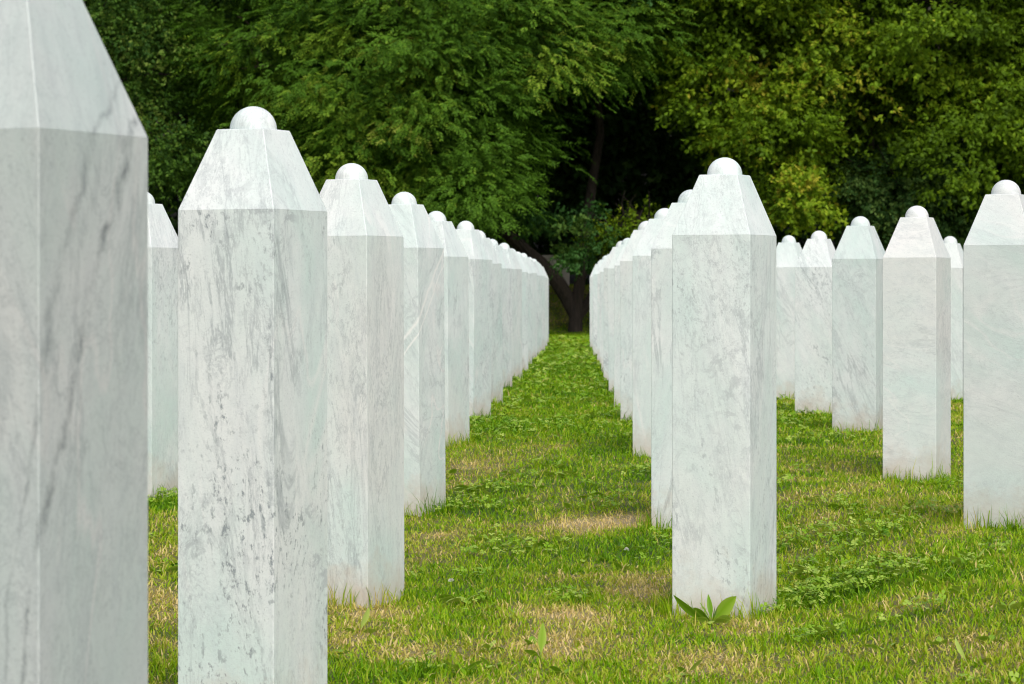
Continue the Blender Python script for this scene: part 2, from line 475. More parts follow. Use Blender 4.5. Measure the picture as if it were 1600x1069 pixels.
ORD = ['first', 'second', 'third', 'fourth', 'fifth', 'sixth', 'seventh', 'eighth', 'ninth', 'tenth', 'eleventh', 'twelfth', 'thirteenth', 'fourteenth', 'fifteenth', 'sixteenth']
GL = 'white marble gravestones in the row left of the grass aisle'
GR = 'white marble gravestones in the row right of the grass aisle'
GB = 'white marble gravestones in the rows beyond on the right'
left_sh = [.174, .155, .147, .147, .141]
left_lab = ['huge grey-white marble gravestone cut off by the left edge, with one long dark vein',
            'speckled white marble gravestone with grey lichen flecks, standing beside the huge one',
            'white marble gravestone with long pale streaks and brown soil stained foot, third in left row',
            'white marble gravestone with white diagonal vein below its cap, fourth in left row']
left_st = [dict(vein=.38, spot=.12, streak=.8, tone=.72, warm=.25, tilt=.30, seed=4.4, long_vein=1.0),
           dict(vein=.6, spot=1.0, streak=.6, tone=1.0, warm=.35, tilt=.12, seed=7.9),
           dict(vein=.5, spot=.3, streak=1.0, tone=1.0, warm=.7, tilt=.1, seed=3.3),
           dict(vein=.4, spot=.15, streak=1.0, tone=1.0, warm=.2, tilt=.6, seed=12.7, pale_vein=1.0)]
rr = random.Random(3)
for k in range(16):
    d = 3.2 + 2.345 * k
    X = -.65 + (d - 5.56) * .0041 + (0 if k < 4 else rr.uniform(-.012, .012))
    if k == 0: d, X = 3.14, -.641
    sh = left_sh[k] if k < len(left_sh) else .145 + rr.uniform(-.012, .012)
    st = dict(left_st[k]) if k < len(left_st) else dict(vein=rr.uniform(.2, .7), spot=rr.uniform(.05, .5), streak=rr.uniform(.2, .8), warm=rr.uniform(.1, .6), tilt=rr.uniform(-.2, .7), tone=rr.uniform(.96, 1.03))
    lab = left_lab[k] if k < len(left_lab) else ('white marble gravestone, %s from the front in the row left of the aisle' % ORD[k] if k < 15 else 'farthest white marble gravestone at the end of the left row')
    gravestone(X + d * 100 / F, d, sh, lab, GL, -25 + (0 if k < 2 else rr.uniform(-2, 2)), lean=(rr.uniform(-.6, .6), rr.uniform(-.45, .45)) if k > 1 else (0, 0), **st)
right_sh = [.141, .138, .140]
for k in range(14):
    d = 7.42 + 2.335 * k
    X = .401 + (.012 if k == 1 else 0) - .0023 * (d - 7.42) + (0 if k < 3 else rr.uniform(-.012, .012))
    sh = right_sh[k] if k < 3 else .145 + rr.uniform(-.012, .012)
    st = dict(vein=.45, spot=.6, streak=.2, tone=1.02, warm=.4, tilt=.2, seed=26.1) if k == 0 else dict(vein=rr.uniform(.2, .7), spot=rr.uniform(.05, .5), streak=rr.uniform(.2, .8), warm=rr.uniform(.1, .6), tilt=rr.uniform(-.2, .7), tone=rr.uniform(.96, 1.03))
    lab = 'nearest marble gravestone right of the aisle, with a plantain weed growing at its foot' if k == 0 else \
        ('white marble gravestone, %s from the front in the row right of the aisle' % ORD[k] if k < 13 else 'farthest white marble gravestone at the end of the right row')
    gravestone(X + d * 100 / F, d, sh, lab, GR, -24 + (0 if k < 1 else rr.uniform(-2, 2)), lean=(rr.uniform(-.6, .6), rr.uniform(-.45, .45)) if k > 2 else (0, 0), **st)
for X, d, sh, lab, st in ((1.375, 8.8, .135, 'white marble gravestone cut off by the right edge of the photo', dict(vein=.2, spot=.1, streak=.5, tone=.90, warm=.4, tilt=1.3)),
                          (1.375, 11.1, .121, 'pinkish white marble gravestone just left of the one at the right edge', dict(vein=.35, spot=.2, streak=.5, warm=.75, tilt=1.4)),
                          (1.395, 13.5, .141, 'greenish grey marble gravestone, second from the nearest right-aisle stone in the right gap', dict(vein=.5, spot=.3, streak=.2, warm=.0, tone=.92, tilt=.5)),
                          (1.395, 15.8, .118, 'marble gravestone with dark fleck on its cap, in the gap at right', dict(vein=.5, spot=.6, streak=.2, warm=.4, tilt=.5)),
                          (1.400, 18.1, .135, 'half hidden marble gravestone peeping out directly right of the nearest right-aisle stone', dict(vein=.3, spot=.2, streak=.3, warm=.2, tilt=.4)),
                          (2.46, 18.1, .130, 'small distant marble gravestone squeezed between the two large stones at right', dict(vein=.3, spot=.2, streak=.3, warm=.4, tilt=.4))):
    gravestone(X + d * 100 / F, d, sh, lab, GB, -24 + rr.uniform(-1.5, 1.5), **st)
gravestone(-1.60 + 10.15 * 100 / F, 10.15, .147, 'white marble gravestone partly visible in the gap between the two largest stones', 'white marble gravestones left of the left row', -25, spot=.45, vein=.4, warm=.3)

# ------------------------------------------------------------------ grass
def blades(P, head, lean, L, W, tint, name=None):
    """5-vertex bent blades"""
    n = len(P)
    hx, hy = np.cos(head), np.sin(head)
    dirh = np.stack([hx, hy, np.zeros(n)], 1)
    side = np.stack([-hy, hx, np.zeros(n)], 1)
    twist = rng.uniform(-1.2, 1.2, n)
    sd = side * np.cos(twist)[:, None] + dirh * np.sin(twist)[:, None]
    up = np.array([0, 0, 1.0])
    m = P + up * (L * 0.55 * np.cos(lean * .6))[:, None] + dirh * (L * 0.55 * np.sin(lean * .6))[:, None]
    t = m + up * (L * 0.45 * np.cos(lean * 1.3))[:, None] + dirh * (L * 0.45 * np.sin(lean * 1.3))[:, None]
    w = (W / 2)[:, None]
    V = np.stack([P - sd * w, P + sd * w, m + sd * w * .75, m - sd * w * .75, t], 1).reshape(-1, 3)
    b = np.arange(n) * 5
    q = np.stack([b, b + 1, b + 2, b + 3], 1)
    tr = np.stack([b + 3, b + 2, b + 4], 1)
    return V, q, tr, np.repeat(tint, 5)

class Acc:
    def __init__(s): s.V = []; s.q = []; s.t = []; s.a = []; s.n = 0
    def add(s, V, q, t, a):
        s.V.append(V); s.a.append(a)
        if q is not None: s.q.append(q + s.n)
        if t is not None: s.t.append(t + s.n)
        s.n += len(V)
    def mesh(s, name, mat):
        fl = []
        if s.q: fl.append(np.concatenate(s.q))
        if s.t: fl.append(np.concatenate(s.t))
        return make_mesh(name, np.concatenate(s.V), fl, mat, {'tint': np.concatenate(s.a)})

st_xy = np.array(STONES)
ca, sa = math.cos(R(25)), math.sin(R(25))
def in_stone(x, y, m=0.0):
    r = np.zeros(len(x), dtype=bool)
    for sx_, sy_ in st_xy:
        dx, dy = x - sx_, y - sy_
        u = ca * dx - sa * dy; v = sa * dx + ca * dy
        r |= (np.abs(u) < S / 2 + m) & (np.abs(v) < S / 2 + m)
    return r

lawn = Acc()
def scatter(y0, y1, rho, xmin=None, xmax=None):
    half0, half1 = .19 * y0 + .5, .19 * y1 + .5
    a = -half1 if xmin is None else xmin; b = half1 if xmax is None else xmax
    n = int(rho * (y1 - y0) * (b - a))
    x = rng.uniform(a, b, n); y = rng.uniform(y0, y1, n)
    return x, y
bins = [(4.8, 6.5, 12000), (6.5, 8, 10000), (8, 10, 7500), (10, 12.5, 5200), (12.5, 16, 4200), (16, 21, 3000), (21, 28, 2600), (28, 38, 2000), (38, 50, 1500), (50, 59, 900)]
for y0, y1, rho in bins:
    if y0 >= 12:
        c0 = 100 / F * (y0 + y1) / 2
        x, y = scatter(y0, y1, rho, c0 - (1.9 if y0 < 20 else 1.0), c0 + (2.9 if y0 < 20 else 1.0))
    else:
        x, y = scatter(y0, y1, rho)
    d = dryness(x, y)
    keep = ~in_stone(x, y, 0.004)
    keep &= rng.uniform(0, 1, len(x)) < np.clip(1.45 - 0.75 * d, .35, 1)
    x, y, d = x[keep], y[keep], d[keep]
    n = len(x)
    tuft = fbm2(x, y, 0.16, 77, 2)
    L = 0.85 * (0.016 + 0.024 * rng.uniform(0, 1, n) ** 1.5 + 0.03 * np.clip(0.55 - d, 0, .5) + 0.03 * np.clip(tuft - .55, 0, 1))
    tall = rng.uniform(0, 1, n) < 0.012
    L = np.where(tall, L * 1.9, L)
    sc = max(1.0, (y0 + y1) / 2 / 10)
    W = rng.uniform(.0025, .0060, n) * sc ** .8
    lean = rng.uniform(.3, 1.5, n) + .25 * np.clip(d - .4, 0, .6)
    tint = np.clip(d + rng.normal(0, .15, n) + np.where(rng.uniform(0, 1, n) < .10, .35, 0), 0, 1)
    P = np.stack([x, y, G(x, y) - .004], 1)
    lawn.add(*blades(P, rng.uniform(0, 2 * math.pi, n), lean, L, W, tint))
# unmown fringe round the stones
for sx_, sy_ in st_xy:
    n = 620 if sy_ < 13 else (200 if sy_ < 22 else 90)
    e = rng.integers(0, 4, n); t = rng.uniform(-1, 1, n) * (S / 2 + .02); o = S / 2 + .006 + rng.exponential(.022, n)
    u = np.where(e == 0, t, np.where(e == 1, o, np.where(e == 2, t, -o)))
    v = np.where(e == 0, -o, np.where(e == 1, t, np.where(e == 2, o, t)))
    x = sx_ + ca * u + sa * v; y = sy_ - sa * u + ca * v
    d = dryness(x, y)
    den = noise2(x, y, .09, 31)
    k = rng.uniform(0, 1, n) < np.clip(den * 1.6 - .1, 0.1, 1)
    x, y, d = x[k], y[k], d[k]; n = len(x)
    L = .035 + .06 * rng.uniform(0, 1, n) ** 2.5
    lean = rng.uniform(.05, .8, n)
    W = rng.uniform(.002, .0038, n) * max(1.0, sy_ / 11)
    tint = np.clip(d - .05 + rng.normal(0, .14, n), 0, 1)
    P = np.stack([x, y, G(x, y) - .004], 1)
    lawn.add(*blades(P, rng.uniform(0, 2 * math.pi, n), lean, L, W, tint))
tag(mesh_obj('grass', lawn.mesh('grass', GRASS)), 'short mown lawn of mixed green and straw coloured grass between the gravestones', 'grass', kind='stuff')

# clover: flat leaflets in threes, ground cover
cl = Acc()
def clover(x, y):
    n = len(x)
    z = G(x, y) + rng.uniform(.018, .045, n)
    size = rng.uniform(.007, .014, n) * np.maximum(1, y / 11)
    h0 = rng.uniform(0, 2 * math.pi, n)
    tl = rng.normal(0, .35, (n, 2))
    tint = np.clip(rng.normal(.6, .22, n), 0, 1)
    for j in range(3):
        a = h0 + j * 2.094
        dx, dy = np.cos(a), np.sin(a)
        sl_ = dx * tl[:, 0] + dy * tl[:, 1]; ss = -dy * tl[:, 0] + dx * tl[:, 1]
        c = np.stack([x, y, z], 1)
        A = np.stack([dx, dy, sl_], 1) * size[:, None]; B = np.stack([-dy, dx, ss], 1) * size[:, None] * .5
        Vv = np.stack([c, c + A * .6 - B, c + A, c + A * .6 + B], 1).reshape(-1, 3)
        b = np.arange(n) * 4
        cl.add(Vv, np.stack([b, b + 1, b + 2, b + 3], 1), None, np.repeat(tint, 4))
for y0, y1, rho in ((4.8, 8, 2600), (8, 12, 1500), (12, 18, 500), (18, 45, 100)):
    c0 = 100 / F * (y0 + y1) / 2
    x, y = scatter(y0, y1, rho) if y0 < 12 else scatter(y0, y1, rho, c0 - 1.2, c0 + 2.2 if y0 < 18 else c0 + 1.2)
    d = dryness(x, y)
    k = (fbm2(x, y, .35, 91, 3) + np.clip(.40 - d, -.3, .3) > .695) & ~in_stone(x, y, .01)
    clover(x[k], y[k])
tag(mesh_obj('clover', cl.mesh('clover', WEED)), 'low clover leaves spread in patches through the mown lawn', 'clover', kind='stuff')

# ------------------------------------------------------------------ weeds
def leaf_strip(base, az, L, W, rise, droop, fold=.25, segs=7, tint=.5, stalk=.25, roll=0.0):
    """one broad leaf: petiole + blade, curved"""
    V = []; q = []; a = []
    p = np.array(base, float); el = rise
    dh = np.array([math.cos(az), math.sin(az), 0]); sd = np.array([-math.sin(az), math.cos(az), 0])
    for i in range(segs + 1):
        t = i / segs
        if t < stalk: w = .10
        else:
            u = (t - stalk) / (1 - stalk)
            w = max(.06, math.sin(math.pi * (u ** .75)) ** .8) if u < 1 else .03
        dr = dh * math.cos(el) + np.array([0, 0, 1]) * math.sin(el)
        up = np.cross(dr, -sd)
        ww = W / 2 * w
        s2 = sd * math.cos(roll) + up * math.sin(roll); u2 = up * math.cos(roll) - sd * math.sin(roll)
        V += [p - s2 * ww + u2 * ww * fold, p, p + s2 * ww + u2 * ww * fold]
        a += [tint + .12, tint - .12, tint + .12]
        if i < segs:
            b = i * 3
            q += [(b, b + 1, b + 4, b + 3), (b + 1, b + 2, b + 5, b + 4)]
        p = p + dr * L / segs
        el -= droop / segs
    return np.array(V), np.array(q), None, np.clip(np.array(a), 0, 1)

def weed(name, loc, leaves, label, cat='weed', group=None):
    """leaves: (az deg, L, W, rise deg, droop deg, tint)"""
    root = link(bpy.data.objects.new(name, None)); root.empty_display_size = .05
    root.location = loc
    for az, L, W, ri, dr, ti, *ro in leaves:
        # a leaf rolls its face a little towards the open side of the plant
        roll = R(ro[0]) if ro else R(45) * math.cos(R(az))
        ac = Acc(); ac.add(*leaf_strip((0, 0, 0), R(az), L, W, R(ri), R(dr), tint=ti, roll=roll))
        mesh_obj('leaf', ac.mesh('leaf', WEED), root).data.polygons.foreach_set('use_smooth', np.ones(14, dtype=bool))
    return tag(root, label, cat, group)

def on_ground(px, py, dz=0.0):
    g = ground_at(px, py); return (g[0], g[1], g[2] + dz)

weed('plantain', on_ground(1112, 976), [(184, .128, .026, 30, -18, .35, -50), (18, .100, .046, 56, 25, .6, 75), (60, .062, .034, 66, 40, .45, 50), (125, .075, .026, 62, 35, .4, -40),
                                        (-40, .06, .026, 40, 60, .8, 40), (-100, .055, .024, 38, 70, .9), (-150, .065, .020, 40, 60, .7, -50), (100, .085, .016, 76, 30, .25), (150, .07, .024, 55, 45, .5, -60),
                                        (-10, .06, .03, 34, 40, .75, 60), (40, .05, .012, 80, 10, .3)],
     'broad-leaved plantain weed at the foot of the nearest stone right of the aisle')
weed('dock_seedling', on_ground(1512, 1040), [(5, .075, .045, 18, 40, .95), (125, .07, .035, 65, 20, 1.0), (-80, .04, .03, 10, 30, .8)],
     'pale two-leaved weed seedling in the lawn near the bottom right corner')
weed('dandelion', on_ground(1270, 898), [(20 + 50 * i, .075 + .02 * (i % 3), .03, 35, 70, .75 + .05 * (i % 3)) for i in range(7)], 'pale dandelion rosette right of the nearest right-aisle stone')
weed('dandelion', on_ground(725, 945), [(10 + 45 * i, .08 + .02 * (i % 2), .032, 40, 75, .6 + .1 * (i % 3)) for i in range(8)], 'leafy dandelion rosette beside the clover flower in the aisle')
weed('dandelion', on_ground(562, 992), [(60, .08, .03, 65, 20, 1.0), (160, .05, .025, 30, 40, .8), (-20, .05, .025, 30, 40, .8)], 'pale upright weed leaf below the third stone of the left row')
weed('dandelion', on_ground(740, 768), [(15 + 60 * i, .09, .035, 35, 60, .6) for i in range(6)], 'broad-leaved rosette beside the fourth stone of the left row')
weed('dandelion', on_ground(250, 895), [(10, .08, .04, 20, 40, .8), (170, .08, .04, 20, 40, .7), (-80, .06, .03, 30, 50, .8)], 'flat broad-leaved weed between the two largest stones')
weed('dandelion', on_ground(845, 1030), [(80, .09, .022, 75, 10, .7), (200, .05, .02, 50, 50, .6)], 'narrow upright weed leaf at the bottom middle of the lawn')
weed('dandelion', on_ground(1320, 795), [(10 + 72 * i, .07, .03, 30, 60, .5) for i in range(5)], 'bright green weed rosette between the right rows')
weed('dandelion', on_ground(870, 745), [(10 + 72 * i, .08, .035, 35, 60, .75) for i in range(5)], 'pale weed rosette in the middle of the aisle beyond the straw patch')
rw = random.Random(8)
n_r = 0
while n_r < 64:
    px, py = rw.uniform(530, 1590), rw.uniform(700, 1060)
    g = ground_at(px, py)
    if in_stone(np.array([g[0]]), np.array([g[1]]), .05)[0]: continue
    k = rw.randint(3, 6); a0 = rw.uniform(0, 360); n_r += 1
    weed('weed_rosette', (g[0], g[1], g[2]), [(a0 + i * 360 / k + rw.uniform(-15, 15), rw.uniform(.03, .068), rw.uniform(.014, .028), rw.uniform(20, 60), rw.uniform(20, 70), rw.uniform(.45, .95)) for i in range(k)],
         'small green weed rosette lying low in the mown lawn', 'weed', 'small weed rosettes in the lawn')

# white clover flowers
WHITE, nt_, _, L_, b_ = nodes_of('clover_petals')
b_.inputs['Base Color'].default_value = (.62, .62, .55, 1)
for px, py, lab in ((705, 935, 'white clover flower standing in the aisle beside the leafy dandelion'), (979, 884, 'tiny white clover flower left of the nearest right-aisle stone')):
    g = ground_at(px, py)
    root = link(bpy.data.objects.new('clover_flower', None)); root.location = (g[0], g[1], g[2]); root.empty_display_size = .02
    ac = Acc(); ac.add(*blades(np.zeros((2, 3)), np.array([0., 1.6]), np.array([.05, .05]), np.array([.05, .05]), np.array([.002, .002]), np.array([.4, .4])))
    mesh_obj('stem', ac.mesh('stem', GRASS), root)
    n = 60
    u = rng.normal(0, 1, (n, 3)); u /= np.linalg.norm(u, axis=1)[:, None]; u[:, 2] = np.abs(u[:, 2]) * 1.2 - .3
    sd = np.cross(u, rng.normal(0, 1, (n, 3))); sd /= np.linalg.norm(sd, axis=1)[:, None]
    c = np.array([0, 0, .05])
    Vv = np.stack([c + u * .002, c + u * .006 + sd * .0018, c + u * .0095, c + u * .006 - sd * .0018], 1).reshape(-1, 3)
    b = np.arange(n) * 4
    ac = Acc(); ac.add(Vv, np.stack([b, b + 1, b + 2, b + 3], 1), None, np.zeros(n * 4))
    mesh_obj('flower_head', ac.mesh('flower_head', WHITE), root)
    tag(root, lab, 'flower')

# tall grass tufts against stones
def tuft(px, py, items, label):
    g = ground_at(px, py)
    ac = Acc()
    n = len(items)
    it = np.array(items, float)
    P = np.stack([it[:, 0], it[:, 1], np.full(n, -.01)], 1)
    ac.add(*blades(P, np.radians(it[:, 2]), np.radians(it[:, 3]), it[:, 4], it[:, 5], it[:, 6]))
    o = mesh_obj('grass_tuft', ac.mesh('grass_tuft', GRASS)); o.location = (g[0], g[1], g[2])
    tag(o, label, 'grass tuft', 'tall grass tufts against the stones')
r2 = random.Random(4)
def mk(n, spread, Lmin, Lmax, tint, wide=.004):
    return [(r2.uniform(-spread, spread), r2.uniform(-.02, .02), r2.uniform(0, 360), r2.uniform(5, 35), r2.uniform(Lmin, Lmax), wide * r2.uniform(.7, 1.2), min(1, max(0, tint + r2.uniform(-.15, .15)))) for _ in range(n)]
tuft(672, 812, mk(12, .05, .07, .16, .1), 'dark tall grass tuft at the foot of the fourth left-row stone')
tuft(1440, 757, mk(10, .08, .06, .15, .5), 'brownish grass tuft at the foot of the pinkish stone at right')
tuft(1534, 828, mk(4, .02, .06, .14, .3), 'single thin grass blades at the foot of the stone at the right edge')
tuft(335, 1068, mk(5, .06, .06, .10, .2), 'thin grass blades before the speckled stone at the bottom edge')
tuft(1200, 945, mk(9, .05, .05, .12, .5), 'thin brown grass stalks at the right foot of the nearest right-aisle stone')
tuft(1030, 835, mk(26, .08, .06, .12, .12), 'lush tall grass tuft at the foot of the second right-row stone')
tuft(560, 950, mk(10, .05, .05, .10, .35), 'thin grass tuft along the foot of the third left-row stone')

# ------------------------------------------------------------------ trees
def unit(v): return v / np.maximum(1e-9, np.linalg.norm(v, axis=-1, keepdims=True))

def tube(pts, rad, sides=8):
    pts = np.asarray(pts, float); n = len(pts)
    V = []; q = []
    for i in range(n):
        t = unit(pts[min(i + 1, n - 1)] - pts[max(i - 1, 0)])
        ref = np.array([1., 0, 0]) if abs(t[0]) < .8 else np.array([0, 1., 0])
        u = unit(np.cross(t, ref)); w = np.cross(t, u)
        for k in range(sides):
            a = 2 * math.pi * k / sides
            V.append(pts[i] + rad[i] * (math.cos(a) * u + math.sin(a) * w))
    for i in range(n - 1):
        for k in range(sides):
            q.append((i * sides + k, i * sides + (k + 1) % sides, (i + 1) * sides + (k + 1) % sides, (i + 1) * sides + k))
    return np.array(V), np.array(q), None, np.zeros(len(V))

def wiggle(p0, p1, r, n=7, sag=.06):
    p0 = np.asarray(p0, float); p1 = np.asarray(p1, float)
    L = np.linalg.norm(p1 - p0)
    t = np.linspace(0, 1, n)[:, None]
    P = p0 + (p1 - p0) * t
    off = np.cumsum(r.normal(0, 1, (n, 3)), 0); off -= off[0]; off -= t * off[-1]
    return P + off * L * .03 + np.array([0, 0, 1]) * (np.sin(t * math.pi) * L * sag)

def leaf_quads(p, a, b, L, W, tint):
    """p base, a unit along, b unit side"""
    n = len(p)
    nn = np.cross(a, b)
    m = p + a * (L * .5)[:, None] + nn * (L * .08)[:, None]
    V = np.stack([p, m + b * (W / 2)[:, None], p + a * L[:, None], m - b * (W / 2)[:, None]], 1).reshape(-1, 3)
    i = np.arange(n) * 4
    return V, np.stack([i, i + 1, i + 2, i + 3], 1), None, np.repeat(tint, 4)

def clumps_in(ells, n, r, inner=.45):
    vol = np.array([e[3] * e[4] * e[5] for e in ells]) ** .8
    w = vol / vol.sum()
    out = []; nrm = []
    while sum(len(o) for o in out) < n:
        m = n
        k = r.choice(len(ells), m, p=w)
        E = np.array(ells)[k]
        u = unit(r.normal(0, 1, (m, 3)))
        f = inner + (1 - inner) * r.uniform(0, 1, m) ** .6
        # lobed outline
        lob = 1 + .22 * np.sin(u[:, 0] * 5 + k) * np.sin(u[:, 2] * 6 + 2 * k) + .12 * np.sin(u[:, 1] * 9 + u[:, 2] * 7)
        c = E[:, :3] + u * E[:, 3:6] * (f * lob)[:, None]
        out.append(c); nrm.append(u * f[:, None])
    return np.concatenate(out)[:n], np.concatenate(nrm)[:n]

def crown(ells, nclump, nspray, style, seed, scale=1.0, crad=.5, inner=.45, zmin=None, tint0=0.0, bound=None):
    r = np.random.default_rng(seed)
    C, U = clumps_in(ells, nclump, r, inner)
    if zmin is not None:
        k = C[:, 2] > zmin; C, U = C[k], U[k]
    if bound is not None:
        k = bound(C[:, 0], C[:, 1], C[:, 2]); C, U = C[k], U[k]
    M = len(C)
    ct = r.normal(0, .20, M)
    rc = crad * r.uniform(.6, 1.35, M)
    kk = np.repeat(np.arange(M), nspray)
    n = len(kk)
    g = r.normal(0, 1, (n, 3)) * np.array([.55, .55, .30])
    out = unit(U[kk] * np.array([1, 1, .5]) + r.normal(0, .15, (n, 3)))
    P = C[kk] + g * rc[kk][:, None]
    # droop: outer sprays hang lower
    ext = np.linalg.norm(g[:, :2], axis=1)
    P[:, 2] -= ext ** 2 * rc[kk] * .25
    D = unit(out * .8 + unit(g) * .7 + np.array([0, 0, -.25]) + r.normal(0, .25, (n, 3)))
    ac = Acc()
    face = unit(out * .75 + unit(g) * .35 + np.array([0, 0, .65]))
    base_t = .42 + tint0 + ct[kk] + .05 * g[:, 2]
    if style == 'pinnate':
        Ln = 11
        RL = r.uniform(.20, .34, n) * scale
        t = np.linspace(.12, 1, Ln)
        s = np.where(np.arange(Ln) % 2 == 0, 1., -1.); s[-1] = 0
        side = unit(np.cross(D, face + r.normal(0, .25, (n, 3))))
        pos = P[:, None, :] + D[:, None, :] * (RL[:, None] * t)[:, :, None]
        pos[:, :, 2] -= (RL[:, None] * t ** 2) * .2
        a = unit(side[:, None, :] * s[None, :, None] + D[:, None, :] * np.where(s == 0, 1, .55)[None, :, None] + np.array([0, 0, -.25]) + r.normal(0, .12, (n, Ln, 3)))
        b = unit(np.cross(a, face[:, None, :] + r.normal(0, .32, (n, Ln, 3))))
        L = r.uniform(.07, .105, (n, Ln)) * scale; W = L * r.uniform(.32, .42, (n, Ln))
        tt = np.repeat(base_t, Ln) + r.normal(0, .09, n * Ln)
        ac.add(*leaf_quads(pos.reshape(-1, 3), a.reshape(-1, 3), b.reshape(-1, 3), L.ravel(), W.ravel(), np.clip(tt, 0, 1)))
    else:
        Ln = 8
        RL = r.uniform(.18, .32, n) * scale
        t = np.linspace(.1, 1, Ln)
        pos = P[:, None, :] + D[:, None, :] * (RL[:, None] * t)[:, :, None] + r.normal(0, .012, (n, Ln, 3))
        a = unit(D[:, None, :] * .5 + r.normal(0, .6, (n, Ln, 3)) + np.array([0, 0, -.35]))
        b = unit(np.cross(a, face[:, None, :] + r.normal(0, .5, (n, Ln, 3))))
        s0, s1, asp = (.07, .115, .62) if style == 'broad' else (.045, .075, .6)
        L = r.uniform(s0, s1, (n, Ln)) * scale; W = L * r.uniform(asp - .1, asp + .1, (n, Ln))
        tt = np.repeat(base_t, Ln) + r.normal(0, .13, n * Ln)
        ac.add(*leaf_quads(pos.reshape(-1, 3), a.reshape(-1, 3), b.reshape(-1, 3), L.ravel(), W.ravel(), np.clip(tt, 0, 1)))
    return ac, C

def tree(name, label, base, trunk, ells, nclump, nspray, style, leafmat, bark, seed, group='trees behind the graveyard', nlimb=22, **kw):
    """trunk: list of (polyline pts relative to world, radii)"""
    root = link(bpy.data.objects.new(name, None)); root.location = base
    r = np.random.default_rng(seed + 100)
    ac, C = crown(ells, nclump, nspray, style, seed, **kw)
    B = np.array(base)
    ac.V = [v - B for v in ac.V]
    mesh_obj('crown', ac.mesh('crown', leafmat), root)
    tk = Acc()
    allp = []
    for pts, rad in trunk:
        pts = np.array(pts, float)
        tk.add(*tube(pts - B, rad, 10))
        allp.append(np.concatenate([pts[:-1] + (pts[1:] - pts[:-1]) * f for f in (0, .33, .66)]))
    allp = np.concatenate(allp); allp = allp[allp[:, 2] > B[2] + 1.2] if (allp[:, 2] > B[2] + 1.2).sum() > 2 else allp
    for c in C[r.choice(len(C), min(nlimb, len(C)), replace=False)]:
        dd = np.linalg.norm(allp - c, axis=1) + .9 * np.maximum(0, allp[:, 2] - c[2] + .4)
        p0 = allp[np.argmin(dd)]
        n = 7
        W = wiggle(p0, c, r, n)
        tk.add(*tube(W - B, np.linspace(.05, .010, n) * max(.5, min(1.6, np.linalg.norm(c - p0) / 2.5)), 6))
        for _ in range(3):
            i = r.integers(2, n - 1)
            e = W[i] + unit(r.normal(0, 1, 3) + unit(c - p0)) * r.uniform(.4, 1.0)
            tk.add(*tube(wiggle(W[i], e, r, 5) - B, np.linspace(.016, .005, 5), 5))
    mesh_obj('trunk', tk.mesh('trunk', bark), root)
    return tag(root, label, 'tree', group)

def gz(x, y): return float(G(x, y))
def at(px, py, d): return tuple(pix(px, py, d))

def straight_trunk(x, y, h, r0, lean=(0, 0), seed=0):
    r = np.random.default_rng(seed)
    z0 = gz(x, y) - .1
    P = wiggle((x, y, z0), (x + lean[0], y + lean[1], z0 + h), r, 9, 0)
    return [(P, np.linspace(r0, r0 * .3, 9))]

def ell(px, py, d, rx, ry, rz):
    p = pix(px, py, d); return (p[0], p[1], p[2], rx, ry, rz)

# big feathery tree left of the aisle: the crown hangs to the stones on the left row
x0, y0 = -1.6, 49.0
tree('feathery_tree', 'big green feathery-leaved tree with drooping sprays left of the dark gap', (x0, y0, gz(x0, y0) - .1),
     straight_trunk(x0, y0, 9.5, .26, (.3, 0), 1),
     [ell(668, 150, 47.5, 1.8, 2.2, 1.9), ell(640, 20, 47.5, 2.3, 2.6, 2.4), ell(722, 250, 46.8, 1.0, 1.5, 1.05), ell(560, 200, 47.5, 1.7, 1.8, 1.5), ell(450, 60, 48, 1.9, 2.0, 1.7),
      ell(960, 30, 48, 1.15, 1.5, 1.0), ell(820, 60, 47.3, 1.3, 1.6, 1.3), ell(690, 310, 46.8, .85, 1.2, .6), ell(700, -180, 48.5, 3.6, 3, 2.2)],
     680, 58, 'pinnate', LEAF_PINNATE, BARK_BROWN, 3, nlimb=40, crad=.5, scale=.85)
# darker tree at the left with visible limbs
x0, y0 = -5.0, 50.5
tree('shady_tree', 'dark shady tree with bare brown limbs behind the speckled stone', (x0, y0, gz(x0, y0) - .1),
     straight_trunk(x0, y0, 9, .22, (.5, 0), 2),
     [ell(430, 160, 50.5, 1.8, 1.6, 2.0), ell(330, 60, 50.8, 1.8, 1.6, 1.9), ell(330, 240, 50.8, 1.3, 1.3, 1.1), ell(420, -170, 50.5, 3.0, 2.6, 2.0), ell(520, 260, 50, 1.2, 1.0, 1.0)],
     420, 28, 'pinnate', LEAF_DARK, BARK_BROWN, 4, nlimb=45, crad=.5, tint0=.1)
# small-leaved tree at the far left
x0, y0 = -7.6, 48.5
tree('small_leaved_tree', 'bushy small-leaved tree rising behind the huge stone on the left', (x0, y0, gz(x0, y0) - .1),
     straight_trunk(x0, y0, 8.5, .2, (0, 0), 3),
     [ell(170, 120, 48.2, 1.7, 1.8, 1.8), ell(230, 250, 47.8, 1.0, 1.2, 1.1), ell(120, -60, 48.5, 2.6, 2.4, 2.2), ell(80, 250, 48.5, 1.5, 1.5, 1.4), ell(-80, 120, 48.5, 2.0, 2.0, 2.6), ell(255, 60, 48.3, .8, 1.0, .9)],
     360, 44, 'small', LEAF_SMALL, BARK_DARK, 5, nlimb=25, crad=.5, scale=1.15)
